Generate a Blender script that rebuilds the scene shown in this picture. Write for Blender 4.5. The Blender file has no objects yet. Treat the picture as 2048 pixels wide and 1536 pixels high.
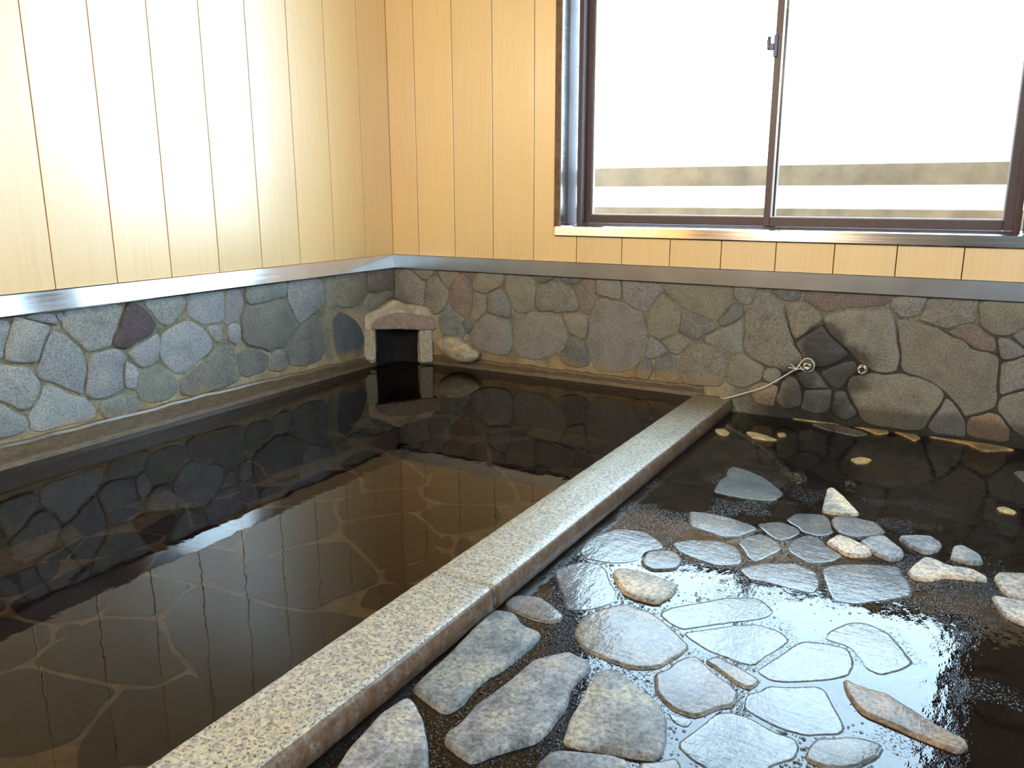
import bpy, bmesh, math, random
from mathutils import Vector, Matrix
random.seed(7)
SC = bpy.context.scene
COL = SC.collection
# ------------------------------------------------------------------ camera
CAM = Vector((2.5504, -3.2400, 0.82))
F_PX, YAW, PITCH, ROLL = 1626.24, 0.5232, 0.2315, -0.0015
_f = Vector((-math.sin(YAW) * math.cos(PITCH), math.cos(YAW) * math.cos(PITCH), -math.sin(PITCH)))
_r0 = Vector((math.cos(YAW), math.sin(YAW), 0)); _u0 = _r0.cross(_f)
_r = _r0 * math.cos(ROLL) + _u0 * math.sin(ROLL); _u = _u0 * math.cos(ROLL) - _r0 * math.sin(ROLL)
cd = bpy.data.cameras.new('camera'); cam = bpy.data.objects.new('camera', cd); COL.objects.link(cam)
cam.matrix_world = Matrix((( _r.x, _u.x, -_f.x, CAM.x), (_r.y, _u.y, -_f.y, CAM.y), (_r.z, _u.z, -_f.z, CAM.z), (0, 0, 0, 1)))
cd.sensor_fit = 'HORIZONTAL'; cd.sensor_width = 36; cd.lens = 36 * F_PX / 2048; cd.clip_start = .01
SC.camera = cam
# ------------------------------------------------------------------ light and exposure
SKY = 19.0
w = bpy.data.worlds.new('overcast_sky'); SC.world = w; w.use_nodes = True
bg = w.node_tree.nodes['Background']; bg.inputs[0].default_value = (.56, .775, 1.0, 1); bg.inputs[1].default_value = SKY
def portal(name, loc, rot, sx, sy):
    l = bpy.data.lights.new(name, 'AREA'); l.shape = 'RECTANGLE'; l.size = sx; l.size_y = sy
    l.cycles.is_portal = True
    o = bpy.data.objects.new(name, l); o.location = loc; o.rotation_euler = rot; COL.objects.link(o)
portal('window_portal', (1.79, .2, 1.45), (-math.pi / 2, 0, 0), 1.66, 1.52)
portal('side_fill_portal', (3.875, .2, 1.45), (-math.pi / 2, 0, 0), .93, 1.52)  # this and the next two serve the added fill windows
portal('front_fill_portal', (3.70, -4.52, 1.5), (math.pi / 2, 0, 0), 1.0, 1.0)
portal('right_fill_portal', (4.42, -2.5, 1.5), (0, math.pi / 2, 0), 1.0, 1.9)
SC.view_settings.view_transform = 'Standard'; SC.view_settings.look = 'None'
SC.view_settings.exposure = 0.15; SC.view_settings.gamma = 1.0
SC.view_settings.use_curve_mapping = False
SC.cycles.use_denoising = True
SC.cycles.max_bounces = 12; SC.cycles.diffuse_bounces = 6; SC.cycles.glossy_bounces = 6; SC.cycles.transparent_max_bounces = 16
SC.cycles.sample_clamp_indirect = 8.0
# ------------------------------------------------------------------ pixel helpers
def ray(x, y): return _f + _r * ((x - 1024) / F_PX) - _u * ((y - 768) / F_PX)
def on(x, y, ax, v):
    d = ray(x, y); return CAM + d * ((v - CAM[ax]) / d[ax])
# ------------------------------------------------------------------ materials
class N:
    def __init__(s, name):
        s.m = bpy.data.materials.new(name); s.m.use_nodes = True; s.t = s.m.node_tree; s.t.nodes.clear()
        s.out = s.t.nodes.new('ShaderNodeOutputMaterial')
    def n(s, kind, **kw):
        nd = s.t.nodes.new('ShaderNode' + kind)
        for k, v in kw.items():
            if k.startswith('_'): setattr(nd, k[1:], v); continue
            key = int(k[1:]) if k[0] == 'i' and k[1:].isdigit() else k.replace('_', ' ')
            sock = nd.inputs[key]
            if hasattr(v, 'is_output'): s.t.links.new(v, sock)
            else: sock.default_value = v
        return nd
    def link(s, a, b): s.t.links.new(a, b)
    def pos(s): return s.n('NewGeometry').outputs['Position']
    def sep(s, v): return s.n('SeparateXYZ', i0=v).outputs
    def noise(s, scale, vec=None, detail=3, rough=.55, stretch=None):
        v = vec if vec is not None else s.pos()
        if stretch: v = s.n('Mapping', Vector=v, Scale=stretch).outputs[0]
        return s.n('TexNoise', Vector=v, Scale=scale, Detail=detail, Roughness=rough).outputs['Fac']
    def ramp(s, fac, stops, interp='LINEAR'):
        nd = s.n('ValToRGB', Fac=fac); cr = nd.color_ramp; cr.interpolation = interp
        while len(cr.elements) < len(stops): cr.elements.new(.5)
        for e, (p, c) in zip(cr.elements, stops):
            e.position = p; e.color = (c, c, c, 1) if isinstance(c, (int, float)) else (*c, 1)
        return nd.outputs[0]
    def math(s, op, a, b=0.0, c=None, clamp=False):
        nd = s.n('Math', _operation=op, _use_clamp=clamp, i0=a, i1=b)
        if c is not None:
            if hasattr(c, 'is_output'): s.link(c, nd.inputs[2])
            else: nd.inputs[2].default_value = c
        return nd.outputs[0]
    def mr(s, v, a, b, c=0.0, d=1.0):
        nd = s.n('MapRange', Value=v); nd.inputs[1].default_value = a; nd.inputs[2].default_value = b
        nd.inputs[3].default_value = c; nd.inputs[4].default_value = d; nd.clamp = True
        return nd.outputs[0]
    def mix(s, fac, a, b, mode='MIX'):
        nd = s.n('Mix', _data_type='RGBA', _blend_type=mode)
        for i, v in ((0, fac), (6, a), (7, b)):
            if hasattr(v, 'is_output'): s.link(v, nd.inputs[i])
            elif i == 0: nd.inputs[i].default_value = v
            else: nd.inputs[i].default_value = (*v, 1) if len(v) == 3 else v
        return nd.outputs[2]
    def bump(s, h, strength=.3, dist=.005, normal=None):
        nd = s.n('Bump', Height=h, Strength=strength, Distance=dist)
        if normal is not None: s.link(normal, nd.inputs['Normal'])
        return nd.outputs[0]
    def bsdf(s, **kw):
        b = s.n('BsdfPrincipled')
        for k, v in kw.items():
            k = k.replace('_', ' ')
            if hasattr(v, 'is_output'): s.link(v, b.inputs[k])
            else: b.inputs[k].default_value = (*v, 1) if isinstance(v, tuple) and len(v) == 3 and k != 'Normal' else v
        s.link(b.outputs[0], s.out.inputs[0]); return b

def mat_plain(name, col, rough=.5, metal=0.0, scale=40, var=.15, bump=.1):
    s = N(name); nz = s.noise(scale)
    c = s.mix(s.mr(nz, .3, .7), tuple(x * (1 - var) for x in col), tuple(min(1, x * (1 + var)) for x in col))
    s.bsdf(Base_Color=c, Roughness=rough, Metallic=metal, Normal=s.bump(nz, bump, .002)); return s.m

def mat_wood(name, along_y):
    s = N(name); p = s.pos()
    st = (1, 1, .03)
    grain = s.noise(90, p, 4, .6, st); broad = s.noise(7, p, 2, .5, (1, 1, .12))
    att = s.n('Attribute', _attribute_name='tint').outputs['Color']
    c = s.mix(s.mr(grain, .25, .75), (.83, .495, .150), (.92, .575, .20))
    c = s.mix(s.mr(broad, .35, .65, 0, .35), c, (.92, .575, .20))
    c = s.mix(1.0, c, att, 'MULTIPLY')
    wav = s.noise(3.2, p, 2, .5, (1, 1, .35))
    b = s.bump(wav, .35, .006)
    b = s.bump(grain, .05, .001, b)
    s.bsdf(Base_Color=c, Roughness=s.mr(broad, .3, .7, .20, .26), Specular_IOR_Level=.9, Coat_Weight=1.0, Coat_Roughness=.47, Coat_IOR=2.35, Coat_Normal=b, Normal=b); return s.m

def mat_steel(name, r0=.10, r1=.16):
    s = N(name); p = s.pos()
    br = s.noise(60, p, 3, .5, (.05, .05, 4)); bl = s.noise(5, p, 2, .5)
    c = s.mix(s.mr(bl, .3, .7), (.46, .44, .42), (.58, .57, .56)) if r1 < .2 else s.mix(s.mr(bl, .3, .7), (.36, .35, .34), (.46, .46, .46))
    b = s.bump(s.noise(3, p, 2), .25, .006)
    s.bsdf(Base_Color=c, Metallic=1.0, Roughness=s.mr(br, .3, .7, r0, r1), Normal=s.bump(br, .03, .0006, b) if r1 < .2 else s.bump(s.noise(2.2, p, 1), .2, .006)); return s.m

def stain_and_wet(s, c, rough):
    """rusty mineral stain near the waterline, and the damp patch that runs down behind the two taps"""
    p = s.pos(); x, y, z = s.sep(p)[:3]
    nz = s.noise(9, p, 4, .6)
    h = s.math('ADD', z, s.math('MULTIPLY', s.math('SUBTRACT', nz, .5), -.16))
    left = s.mr(x, 1.75, 1.6)
    f = s.math('MULTIPLY', s.mr(h, .10, .045), s.math('MULTIPLY', left, .75))
    c = s.mix(f, c, (.30, .185, .07))
    pale = s.math('MULTIPLY', s.mr(h, .035, .015), s.math('MULTIPLY', s.mr(s.noise(30, p), .45, .62), s.math('MULTIPLY', left, .6)))
    c = s.mix(pale, c, (.50, .42, .27))
    # damp patch
    def blob(cx, cz, r0, r1, sz=1.0):
        dx = s.math('SUBTRACT', x, cx); dz = s.math('MULTIPLY', s.math('SUBTRACT', z, cz), sz)
        d = s.math('SQRT', s.math('ADD', s.math('MULTIPLY', dx, dx), s.math('MULTIPLY', dz, dz)))
        d = s.math('ADD', d, s.math('MULTIPLY', s.math('SUBTRACT', s.noise(14, p), .5), .07))
        return s.mr(d, r1, r0)
    m = blob(2.055, .255, .075, .10)
    for a in ((2.13, .17, .085, .125), (1.98, .12, .05, .09), (1.99, .03, .06, .12), (2.10, .02, .05, .12)):
        m = s.math('MAXIMUM', m, blob(*a))
    m = s.math('MULTIPLY', m, s.mr(y, -.06, -.03))
    base = s.math('MULTIPLY', s.mr(s.math('ADD', z, s.math('MULTIPLY', nz, -.06)), .02, -.01), s.mr(x, 1.75, 1.9))
    m = s.math('MAXIMUM', m, s.math('MULTIPLY', base, .8))
    c = s.mix(s.math('MULTIPLY', m, .80), c, s.mix(1.0, c, (.20, .19, .19), 'MULTIPLY'))
    return c, s.mix(m, (rough,) * 3, (.45,) * 3)

def mat_wall_stone():
    s = N('wall_stone'); p = s.pos()
    att = s.n('Attribute', _attribute_name='tint').outputs['Color']
    n1 = s.noise(14, p, 4, .6); n2 = s.noise(150, p, 3, .65)
    c = s.mix(1.0, att, s.ramp(n1, [(.3, (.80, .78, .76)), (.5, (1, 1, 1)), (.72, (1.18, 1.13, 1.0))]), 'MULTIPLY')
    c = s.mix(1.0, c, s.ramp(n2, [(.32, .62), (.5, 1.0), (.68, 1.35)]), 'MULTIPLY')
    c, r = stain_and_wet(s, c, .82)
    b = s.bump(n1, .6, .012); b = s.bump(n2, .45, .003, b)
    s.bsdf(Base_Color=c, Roughness=r, Specular_IOR_Level=.35, Normal=b); return s.m

def mat_mortar():
    s = N('wall_mortar'); p = s.pos(); x, y, z = s.sep(p)[:3]
    n1 = s.noise(11, p, 4, .6); n2 = s.noise(120, p, 3, .6)
    c = s.mix(s.mr(n1, .35, .65), (.125, .11, .075), (.23, .195, .125))
    dark = s.math('MULTIPLY', s.mr(s.math('ADD', x, s.math('MULTIPLY', n1, .25)), 1.88, 2.02), s.mr(s.math('ADD', z, s.math('MULTIPLY', n1, .2)), .50, .38))
    c = s.mix(s.math('MULTIPLY', dark, .88), c, (.035, .026, .02))
    pale = s.math('MULTIPLY', s.mr(z, .30, .12), s.math('MULTIPLY', s.mr(x, 1.8, 1.6), s.mr(n1, .45, .6)))
    c = s.mix(s.math('MULTIPLY', pale, .6), c, (.36, .30, .20))
    near = s.math('MULTIPLY', s.mr(s.math('ADD', s.math('SUBTRACT', x, y), s.math('MULTIPLY', n1, .2)), .62, .46), s.mr(z, .34, .24))
    c = s.mix(s.math('MULTIPLY', near, .8), c, (.36, .27, .165))
    c = s.mix(1.0, c, s.ramp(n2, [(.32, .75), (.5, 1.0), (.68, 1.25)]), 'MULTIPLY')
    c, r = stain_and_wet(s, c, .9)
    s.bsdf(Base_Color=c, Roughness=r, Specular_IOR_Level=.3, Normal=s.bump(n2, .5, .003, s.bump(n1, .6, .01))); return s.m

def granite_color(s, p, scale=1.0):
    n1 = s.noise(150 * scale, p, 3, .65); n2 = s.noise(85 * scale, p, 3, .65); n3 = s.noise(5, p, 3, .6)
    v = s.n('Mapping', Vector=p, Location=(3.1, 7.7, 1.3)).outputs[0]; n4 = s.noise(105 * scale, v, 3, .65)
    c = s.mix(s.mr(n2, .42, .58), (.27, .26, .24), (.43, .375, .26))
    c = s.mix(s.mr(n4, .53, .60), c, (.19, .18, .165))
    c = s.mix(s.mr(n1, .565, .61), c, (.05, .045, .038))
    c = s.mix(s.mr(n3, .45, .7, 0, .45), c, s.mix(1.0, c, (.95, .82, .55), 'MULTIPLY'))
    return c, n1, n3
def mat_granite_top():
    s = N('granite_speckled'); p = s.pos()
    c, n1, n3 = granite_color(s, p)
    y = s.sep(p)[1]
    far = s.mr(y, -.75, -.05)
    c = s.mix(s.math('MULTIPLY', far, .6), c, s.mix(1.0, c, (.62, .48, .24), 'MULTIPLY'))
    s.bsdf(Base_Color=c, Roughness=s.mr(n3, .35, .65, .30, .5), Specular_IOR_Level=.5, Normal=s.bump(n1, .15, .001)); return s.m
def mat_granite_side():
    s = N('granite_rust_stained'); p = s.pos()
    c, n1, n3 = granite_color(s, p)
    nv = s.noise(60, p, 3, .6, (1, 1, .35))
    c = s.mix(s.mr(nv, .25, .6, .6, .95), c, (.115, .045, .013))
    c = s.mix(s.mr(s.noise(40, p, 3, .6), .55, .72), c, (.09, .035, .016))
    s.bsdf(Base_Color=c, Roughness=.4, Specular_IOR_Level=.4, Coat_Weight=.2, Coat_Roughness=.12, Normal=s.bump(nv, .3, .002)); return s.m
def mat_ledge():
    s = N('ledge_granite'); p = s.pos()
    c, n1, n3 = granite_color(s, p, 1.2)
    nv = s.noise(22, p, 4, .65, (1, 1, 3))
    c = s.mix(.8, s.mix(1.0, c, (.6, .5, .35), 'MULTIPLY'), s.mix(s.mr(nv, .3, .7), (.045, .026, .012), (.13, .078, .034)))
    s.bsdf(Base_Color=c, Roughness=.45, Coat_Weight=.3, Coat_Roughness=.2, Normal=s.bump(nv, .5, .004)); return s.m

def mat_floor_stone():
    s = N('floor_stone'); p = s.pos()
    a = s.n('Attribute', _attribute_name='tint'); att = a.outputs['Color']; wet = a.outputs['Alpha']
    n1 = s.noise(11, p, 4, .6); n2 = s.noise(130, p, 4, .65)
    n5 = s.noise(38, p, 4, .6, (1.0, .45, 1))
    c = s.mix(1.0, att, s.ramp(n1, [(.34, (.48, .48, .50)), (.5, (1, 1, 1)), (.66, (1.55, 1.42, 1.12))]), 'MULTIPLY')
    c = s.mix(1.0, c, s.ramp(n2, [(.34, .42), (.5, 1.0), (.66, 1.5)]), 'MULTIPLY')
    c = s.mix(wet, c, s.mix(1.0, c, (.50, .47, .44), 'MULTIPLY'))
    b = s.bump(n5, .5, .008); b = s.bump(n2, .35, .0025, b)
    cb = s.bump(n5, .40, .004); cb = s.bump(s.noise(55, p, 4, .65, (.35, 1.5, 1)), .40, .002, cb)
    rr = s.mix(wet, (.62,) * 3, (.5,) * 3)
    s.bsdf(Base_Color=c, Roughness=rr, Specular_IOR_Level=s.math('MULTIPLY_ADD', wet, -.25, .4), Coat_Weight=s.math('MULTIPLY', wet, 1.0), Coat_Roughness=s.mr(n1, .4, .65, .03, .10), Coat_IOR=1.34, Coat_Normal=cb, Normal=b); return s.m
def mat_floor_mortar():
    s = N('floor_mortar'); p = s.pos()
    n2 = s.noise(160, p, 4, .7); n1 = s.noise(14, p)
    c = s.mix(s.mr(n1, .35, .65), (.016, .012, .010), (.04, .026, .017))
    s.bsdf(Base_Color=c, Roughness=.4, Specular_IOR_Level=.5, Normal=s.bump(n2, .9, .004)); return s.m
def mat_tub_stone():
    s = N('tub_stone'); p = s.pos()
    att = s.n('Attribute', _attribute_name='tint').outputs['Color']
    n1 = s.noise(9, p, 4, .6); n2 = s.noise(110, p, 3, .65)
    c = s.mix(1.0, att, s.ramp(n1, [(.3, .8), (.5, 1.0), (.7, 1.2)]), 'MULTIPLY')
    c = s.mix(1.0, c, s.ramp(n2, [(.3, .8), (.5, 1.0), (.7, 1.2)]), 'MULTIPLY')
    s.bsdf(Base_Color=c, Roughness=.8, Normal=s.bump(n2, .2, .002)); return s.m
def mat_water(name, tint, film):
    s = N(name); p = s.pos(); x, y, z = s.sep(p)[:3]
    if film:
        n1 = s.noise(9, p, 3, .55, (1, .55, 1)); n2 = s.noise(45, p, 3, .6, (1.2, .5, 1)); n3 = s.noise(190, p, 2, .6)
        dx = s.math('SUBTRACT', x, 1.93); dy = s.math('MULTIPLY', s.math('SUBTRACT', y, -2.22), .55)
        d = s.math('SQRT', s.math('ADD', s.math('MULTIPLY', dx, dx), s.math('MULTIPLY', dy, dy)))
        fz = s.mr(s.math('ADD', d, s.math('MULTIPLY', n1, .2)), .40, .24)
        patch = s.math('MULTIPLY', s.mr(s.noise(6, p, 2), .52, .62), .35)
        fz = s.math('MAXIMUM', fz, patch)
        h = s.math('ADD', s.math('MULTIPLY', n1, 2.2), s.math('MULTIPLY', n2, .5))
        h = s.math('ADD', h, s.math('MULTIPLY', s.math('MULTIPLY', s.mr(n3, .56, .70), fz), 1.3))
        b = s.bump(h, .35, .003); rough = .015
    else:
        n1 = s.noise(16, p, 2, .5, (1, 1, 1)); n2 = s.noise(4, p, 2, .5)
        n3 = s.noise(62, p, 2, .5)
        b = s.bump(s.math('ADD', s.math('ADD', n1, s.math('MULTIPLY', n3, .16)), s.math('MULTIPLY', n2, 2.0)), .10, .0022); rough = .004
    fr = s.n('Fresnel', IOR=s.mr(s.n('NewGeometry').outputs['Backfacing'], 0, 1, *((1.37, 1 / 1.37) if film else (1.27, 1 / 1.27)))); s.link(b, fr.inputs['Normal'])
    tr = s.n('BsdfTransparent', Color=(*tint, 1)); gl = s.n('BsdfGlossy', Color=(1, 1, 1, 1), Roughness=rough); s.link(b, gl.inputs['Normal'])
    mx = s.n('MixShader', Fac=fr.outputs[0]); s.link(tr.outputs[0], mx.inputs[1]); s.link(gl.outputs[0], mx.inputs[2])
    s.link(mx.outputs[0], s.out.inputs[0]); return s.m
def mat_glass():
    s = N('window_glass'); fr = s.n('Fresnel', IOR=s.mr(s.n('NewGeometry').outputs['Backfacing'], 0, 1, 1.5, 1 / 1.5))
    tr = s.n('BsdfTransparent', Color=(.94, .96, .95, 1)); gl = s.n('BsdfGlossy', Roughness=.02)
    mx = s.n('MixShader', Fac=fr.outputs[0]); s.link(tr.outputs[0], mx.inputs[1]); s.link(gl.outputs[0], mx.inputs[2])
    s.link(mx.outputs[0], s.out.inputs[0]); return s.m

M = dict(wood=mat_wood('cedar_panel', False), steel=mat_steel('brushed_steel'), steel2=mat_steel('dull_steel', .31, .33), stone=mat_wall_stone(), mortar=mat_mortar(),
         gtop=mat_granite_top(), gside=mat_granite_side(), ledge=mat_ledge(), fstone=mat_floor_stone(), fmortar=mat_floor_mortar(),
         tstone=mat_tub_stone(), grout=mat_plain('tub_grout', (.46, .375, .18), .8, 0, 25, .3),
         water=mat_water('bath_water_surface', (.26, .215, .21), False), film=mat_water('water_film', (.26, .22, .19), True), glass=mat_glass(),
         brown=mat_plain('brown_aluminium', (.085, .048, .042), .4, .1, 60, .1, .05), casing=mat_plain('window_casing_wood', (.15, .075, .035), .5, 0, 30, .4, .3),
         rubber=mat_plain('glazing_seal', (.45, .45, .44), .35, .6, 50, .1, .02), latch=mat_plain('latch_dark', (.03, .025, .05), .3, .4, 50, .1, .02),
         plaster=mat_plain('ceiling_board', (.22, .20, .17), .7, 0, 20, .05, .05), dwood=mat_plain('dark_boarding', (.12, .095, .07), .6, 0, 8, .15, .1), back=mat_plain('panel_backing', (.16, .085, .03), .8, 0, 30, .2, .1),
         exterior=mat_plain('exterior_render', (.30, .28, .25), .9, 0, 12, .1, .2), fence=mat_plain('weathered_fence', (.25, .175, .105), .85, 0, 9, .25, .4),
         gravel=mat_plain('pale_gravel', (.70, .70, .68), .95, 0, 40, .15, .5), brass=mat_plain('worn_chrome', (.80, .70, .50), .16, 1.0, 60, .1, .05),
         dark=mat_plain('spout_shade', (.006, .005, .004), 1.0, 0, 30, .3, .4), lintel=mat_plain('red_brown_stone', (.26, .18, .135), .85, 0, 45, .28, .5),
         hood=mat_plain('spout_mortar', (.38, .30, .20), .9, 0, 28, .3, .6), jamb=None, rock=mat_plain('tan_rock', (.36, .29, .19), .85, 0, 40, .35, .7),
         cord=mat_plain('white_cord', (.72, .64, .55), .85, 0, 200, .1, .3), hole=mat_plain('dark_hole', (.02, .018, .015), .5, 0, 30, .1, .1))
def mat_bubble():
    s = N('bubble_film'); fr = s.n('Fresnel', IOR=1.45)
    tr = s.n('BsdfTransparent', Color=(.75, .73, .7, 1)); gl = s.n('BsdfGlossy', Roughness=.02)
    mx = s.n('MixShader', Fac=fr.outputs[0]); s.link(tr.outputs[0], mx.inputs[1]); s.link(gl.outputs[0], mx.inputs[2])
    s.link(mx.outputs[0], s.out.inputs[0]); return s.m
M['bubble'] = mat_bubble()
def mat_shade():
    s = N('fill_lamp_globe'); tr = s.n('BsdfTransparent', Color=(.95, .93, .9, 1)); em = s.n('Emission', Color=(1, .85, .62, 1), Strength=4.0)  # glowing globe of the added fill lamp
    mx = s.n('MixShader', Fac=.3); s.link(tr.outputs[0], mx.inputs[1]); s.link(em.outputs[0], mx.inputs[2]); s.link(mx.outputs[0], s.out.inputs[0]); return s.m
M['shade'] = mat_shade()
def mat_jamb():
    s = N('pitted_granite'); p = s.pos(); c, n1, n3 = granite_color(s, p, .8)
    c = s.mix(.45, c, (.42, .32, .18)); s.bsdf(Base_Color=c, Roughness=.8, Normal=s.bump(n1, .6, .004)); return s.m
M['jamb'] = mat_jamb()
# ------------------------------------------------------------------ mesh helpers
def finish(name, bm, mats, parent=None, smooth=False):
    me = bpy.data.meshes.new(name); bm.normal_update(); bm.to_mesh(me); bm.free()
    o = bpy.data.objects.new(name, me); COL.objects.link(o)
    for m in (mats if isinstance(mats, (list, tuple)) else [mats]): me.materials.append(m)
    if parent: o.parent = parent
    if smooth:
        for p_ in me.polygons: p_.use_smooth = True
    return o
def structure(o, label=None):
    o['kind'] = 'structure'
    if label: o['label'] = label
    return o
def tag(o, label, cat, group=None, kind=None):
    o['label'] = label; o['category'] = cat
    if group: o['group'] = group
    if kind: o['kind'] = kind
    return o
def empty(name, loc=(0, 0, 0)):
    o = bpy.data.objects.new(name, None); o.location = loc; o.empty_display_size = .05; COL.objects.link(o); return o
def box(bm, x0, x1, y0, y1, z0, z1, mi=0, bevel=0.0, seg=2):
    b2 = bmesh.new(); bmesh.ops.create_cube(b2, size=1)
    for v in b2.verts: v.co = Vector(((x0 + x1) / 2 + v.co.x * (x1 - x0), (y0 + y1) / 2 + v.co.y * (y1 - y0), (z0 + z1) / 2 + v.co.z * (z1 - z0)))
    if bevel: bmesh.ops.bevel(b2, geom=b2.edges[:], offset=bevel, segments=seg, affect='EDGES', profile=.5)
    for f in b2.faces: f.material_index = mi
    tmp = bpy.data.meshes.new('t'); b2.to_mesh(tmp); b2.free(); n0 = len(bm.faces)
    bm.from_mesh(tmp); bpy.data.meshes.remove(tmp)
    bm.faces.ensure_lookup_table()
    return [bm.faces[i] for i in range(n0, len(bm.faces))]
def tint_layer(bm):
    return bm.loops.layers.float_color.get('tint') or bm.loops.layers.float_color.new('tint')
def set_parent(child, root):
    child.parent = root
    if root.type == 'EMPTY': child.matrix_parent_inverse = Matrix.Translation(root.location).inverted()

def area2(P): return sum(P[i - 1][0] * P[i][1] - P[i][0] * P[i - 1][1] for i in range(len(P))) / 2
def smooth_poly(P, seg, jit, rnd, cut=.010):
    if area2(P) < 0: P = P[::-1]
    Q = []
    n = len(P)
    for i in range(n):                       # cut the corners a little
        a, b = P[i], P[(i + 1) % n]
        e = min(.2, cut / (math.hypot(b[0] - a[0], b[1] - a[1]) + 1e-9))
        Q.append((a[0] * (1 - e) + b[0] * e, a[1] * (1 - e) + b[1] * e)); Q.append((a[0] * e + b[0] * (1 - e), a[1] * e + b[1] * (1 - e)))
    R = []
    for i in range(len(Q)):
        a, b = Q[i], Q[(i + 1) % len(Q)]; L = math.hypot(b[0] - a[0], b[1] - a[1]); k = max(1, min(12, int(L / seg + .5)))
        for j in range(k):
            t = j / k; e = jit if 0 < j else jit * .3
            R.append((a[0] + (b[0] - a[0]) * t + rnd.uniform(-e, e), a[1] + (b[1] - a[1]) * t + rnd.uniform(-e, e)))
    return R
def inset_poly(P, d):
    n = len(P); out = []
    for i in range(n):
        a, b, c = P[i - 1], P[i], P[(i + 1) % n]
        t1 = (b[0] - a[0], b[1] - a[1]); t2 = (c[0] - b[0], c[1] - b[1])
        l1 = math.hypot(*t1) or 1; l2 = math.hypot(*t2) or 1
        nx = -(t1[1] / l1 + t2[1] / l2); ny = t1[0] / l1 + t2[0] / l2; l = math.hypot(nx, ny) or 1
        out.append((b[0] + nx / l * d, b[1] + ny / l * d))
    if d > 0:                                   # offsets that crossed over the far side take the place of a good neighbour
        ok = [inside(P, *q) and dist_poly(P, *q) > .72 * d for q in out]
        if not any(ok): return [(b[0], b[1]) for b in P]
        for i in range(n):
            if ok[i]: continue
            for k in range(1, n):
                if ok[(i + k) % n]: out[i] = out[(i + k) % n]; break
                if ok[i - k]: out[i] = out[i - k]; break
        for i in range(n): out[i] = (out[i][0] * .9999 + P[i][0] * .0001, out[i][1] * .9999 + P[i][1] * .0001)
    return out
def add_stone(bm, lay, P, to3, h, base, col, rnd, seg=.022, jit=.0016, edge=.0065, grow=.0015):
    """one dressed stone: P outline in plane coordinates; to3(u, v, height)"""
    A = abs(area2(P))
    if A < 1e-5: return
    r = min(edge, .13 * math.sqrt(A))
    R0 = inset_poly(smooth_poly(P, seg, jit, rnd), -grow)
    rings = [(inset_poly(R0, -.002), base), (R0, h * .55 + base * .2), (inset_poly(R0, r * .35), h * .86), (inset_poly(R0, r), h)]
    lo = [[bm.verts.new(to3(u, v, hh)) for u, v in ring] for ring, hh in rings]
    fs = []
    for A_, B_ in zip(lo, lo[1:]):
        for i in range(len(A_)):
            j = (i + 1) % len(A_); fs.append(bm.faces.new((A_[i], A_[j], B_[j], B_[i])))
    fs.append(bm.faces.new(lo[-1]))
    for f in fs:
        f.smooth = True
        for l in f.loops: l[lay] = col
def inside(P, x, y):
    r = False
    for i in range(len(P)):
        a, b = P[i - 1], P[i]
        if (a[1] > y) != (b[1] > y) and x < (b[0] - a[0]) * (y - a[1]) / (b[1] - a[1]) + a[0]: r = not r
    return r
def dist_poly(P, x, y):
    best = 9
    for i in range(len(P)):
        a, b = P[i - 1], P[i]; dx, dy = b[0] - a[0], b[1] - a[1]; L = dx * dx + dy * dy or 1e-9
        t = max(0, min(1, ((x - a[0]) * dx + (y - a[1]) * dy) / L)); best = min(best, math.hypot(a[0] + dx * t - x, a[1] + dy * t - y))
    return best
def voronoi_fill(u0, u1, v0, v1, step, gap, rnd, polys, margin):
    seeds = []
    nu, nv = max(1, int((u1 - u0) / step)), max(1, int((v1 - v0) / step))
    for i in range(nu):
        for j in range(nv):
            seeds.append((u0 + (i + .5 + rnd.uniform(-.36, .36)) * (u1 - u0) / nu, v0 + (j + .5 + rnd.uniform(-.36, .36)) * (v1 - v0) / nv))
    # traced stones push back with their own outline points
    rep = [pt for P in polys for pt in P]
    cells = []
    for sx, sy in seeds:
        if any(inside(P, sx, sy) or dist_poly(P, sx, sy) < margin for P in polys): continue
        C = [(u0, v0), (u1, v0), (u1, v1), (u0, v1)]
        near = [q for q in seeds if q != (sx, sy) and math.hypot(q[0] - sx, q[1] - sy) < step * 3]
        cons = [((sx + qx) / 2, (sy + qy) / 2, qx - sx, qy - sy) for qx, qy in near]
        cons += [(qx - (qx - sx) * .06, qy - (qy - sy) * .06, qx - sx, qy - sy) for qx, qy in rep if math.hypot(qx - sx, qy - sy) < step * 1.6]
        for mx_, my_, nx, ny in cons:
            D = []
            for i in range(len(C)):
                a, b = C[i - 1], C[i]
                da = (a[0] - mx_) * nx + (a[1] - my_) * ny; db = (b[0] - mx_) * nx + (b[1] - my_) * ny
                if da <= 0: D.append(a)
                if (da < 0) != (db < 0) and da != db:
                    t = da / (da - db); D.append((a[0] + (b[0] - a[0]) * t, a[1] + (b[1] - a[1]) * t))
            C = D
            if len(C) < 3: break
        if len(C) < 3 or abs(area2(C)) < (step * .3) ** 2: continue
        if area2(C) < 0: C = C[::-1]
        Q = []
        for q in C:
            if not Q or math.hypot(q[0] - Q[-1][0], q[1] - Q[-1][1]) > .012: Q.append(q)
        if len(Q) >= 3: cells.append(inset_poly(Q, gap))
    return cells
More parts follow.
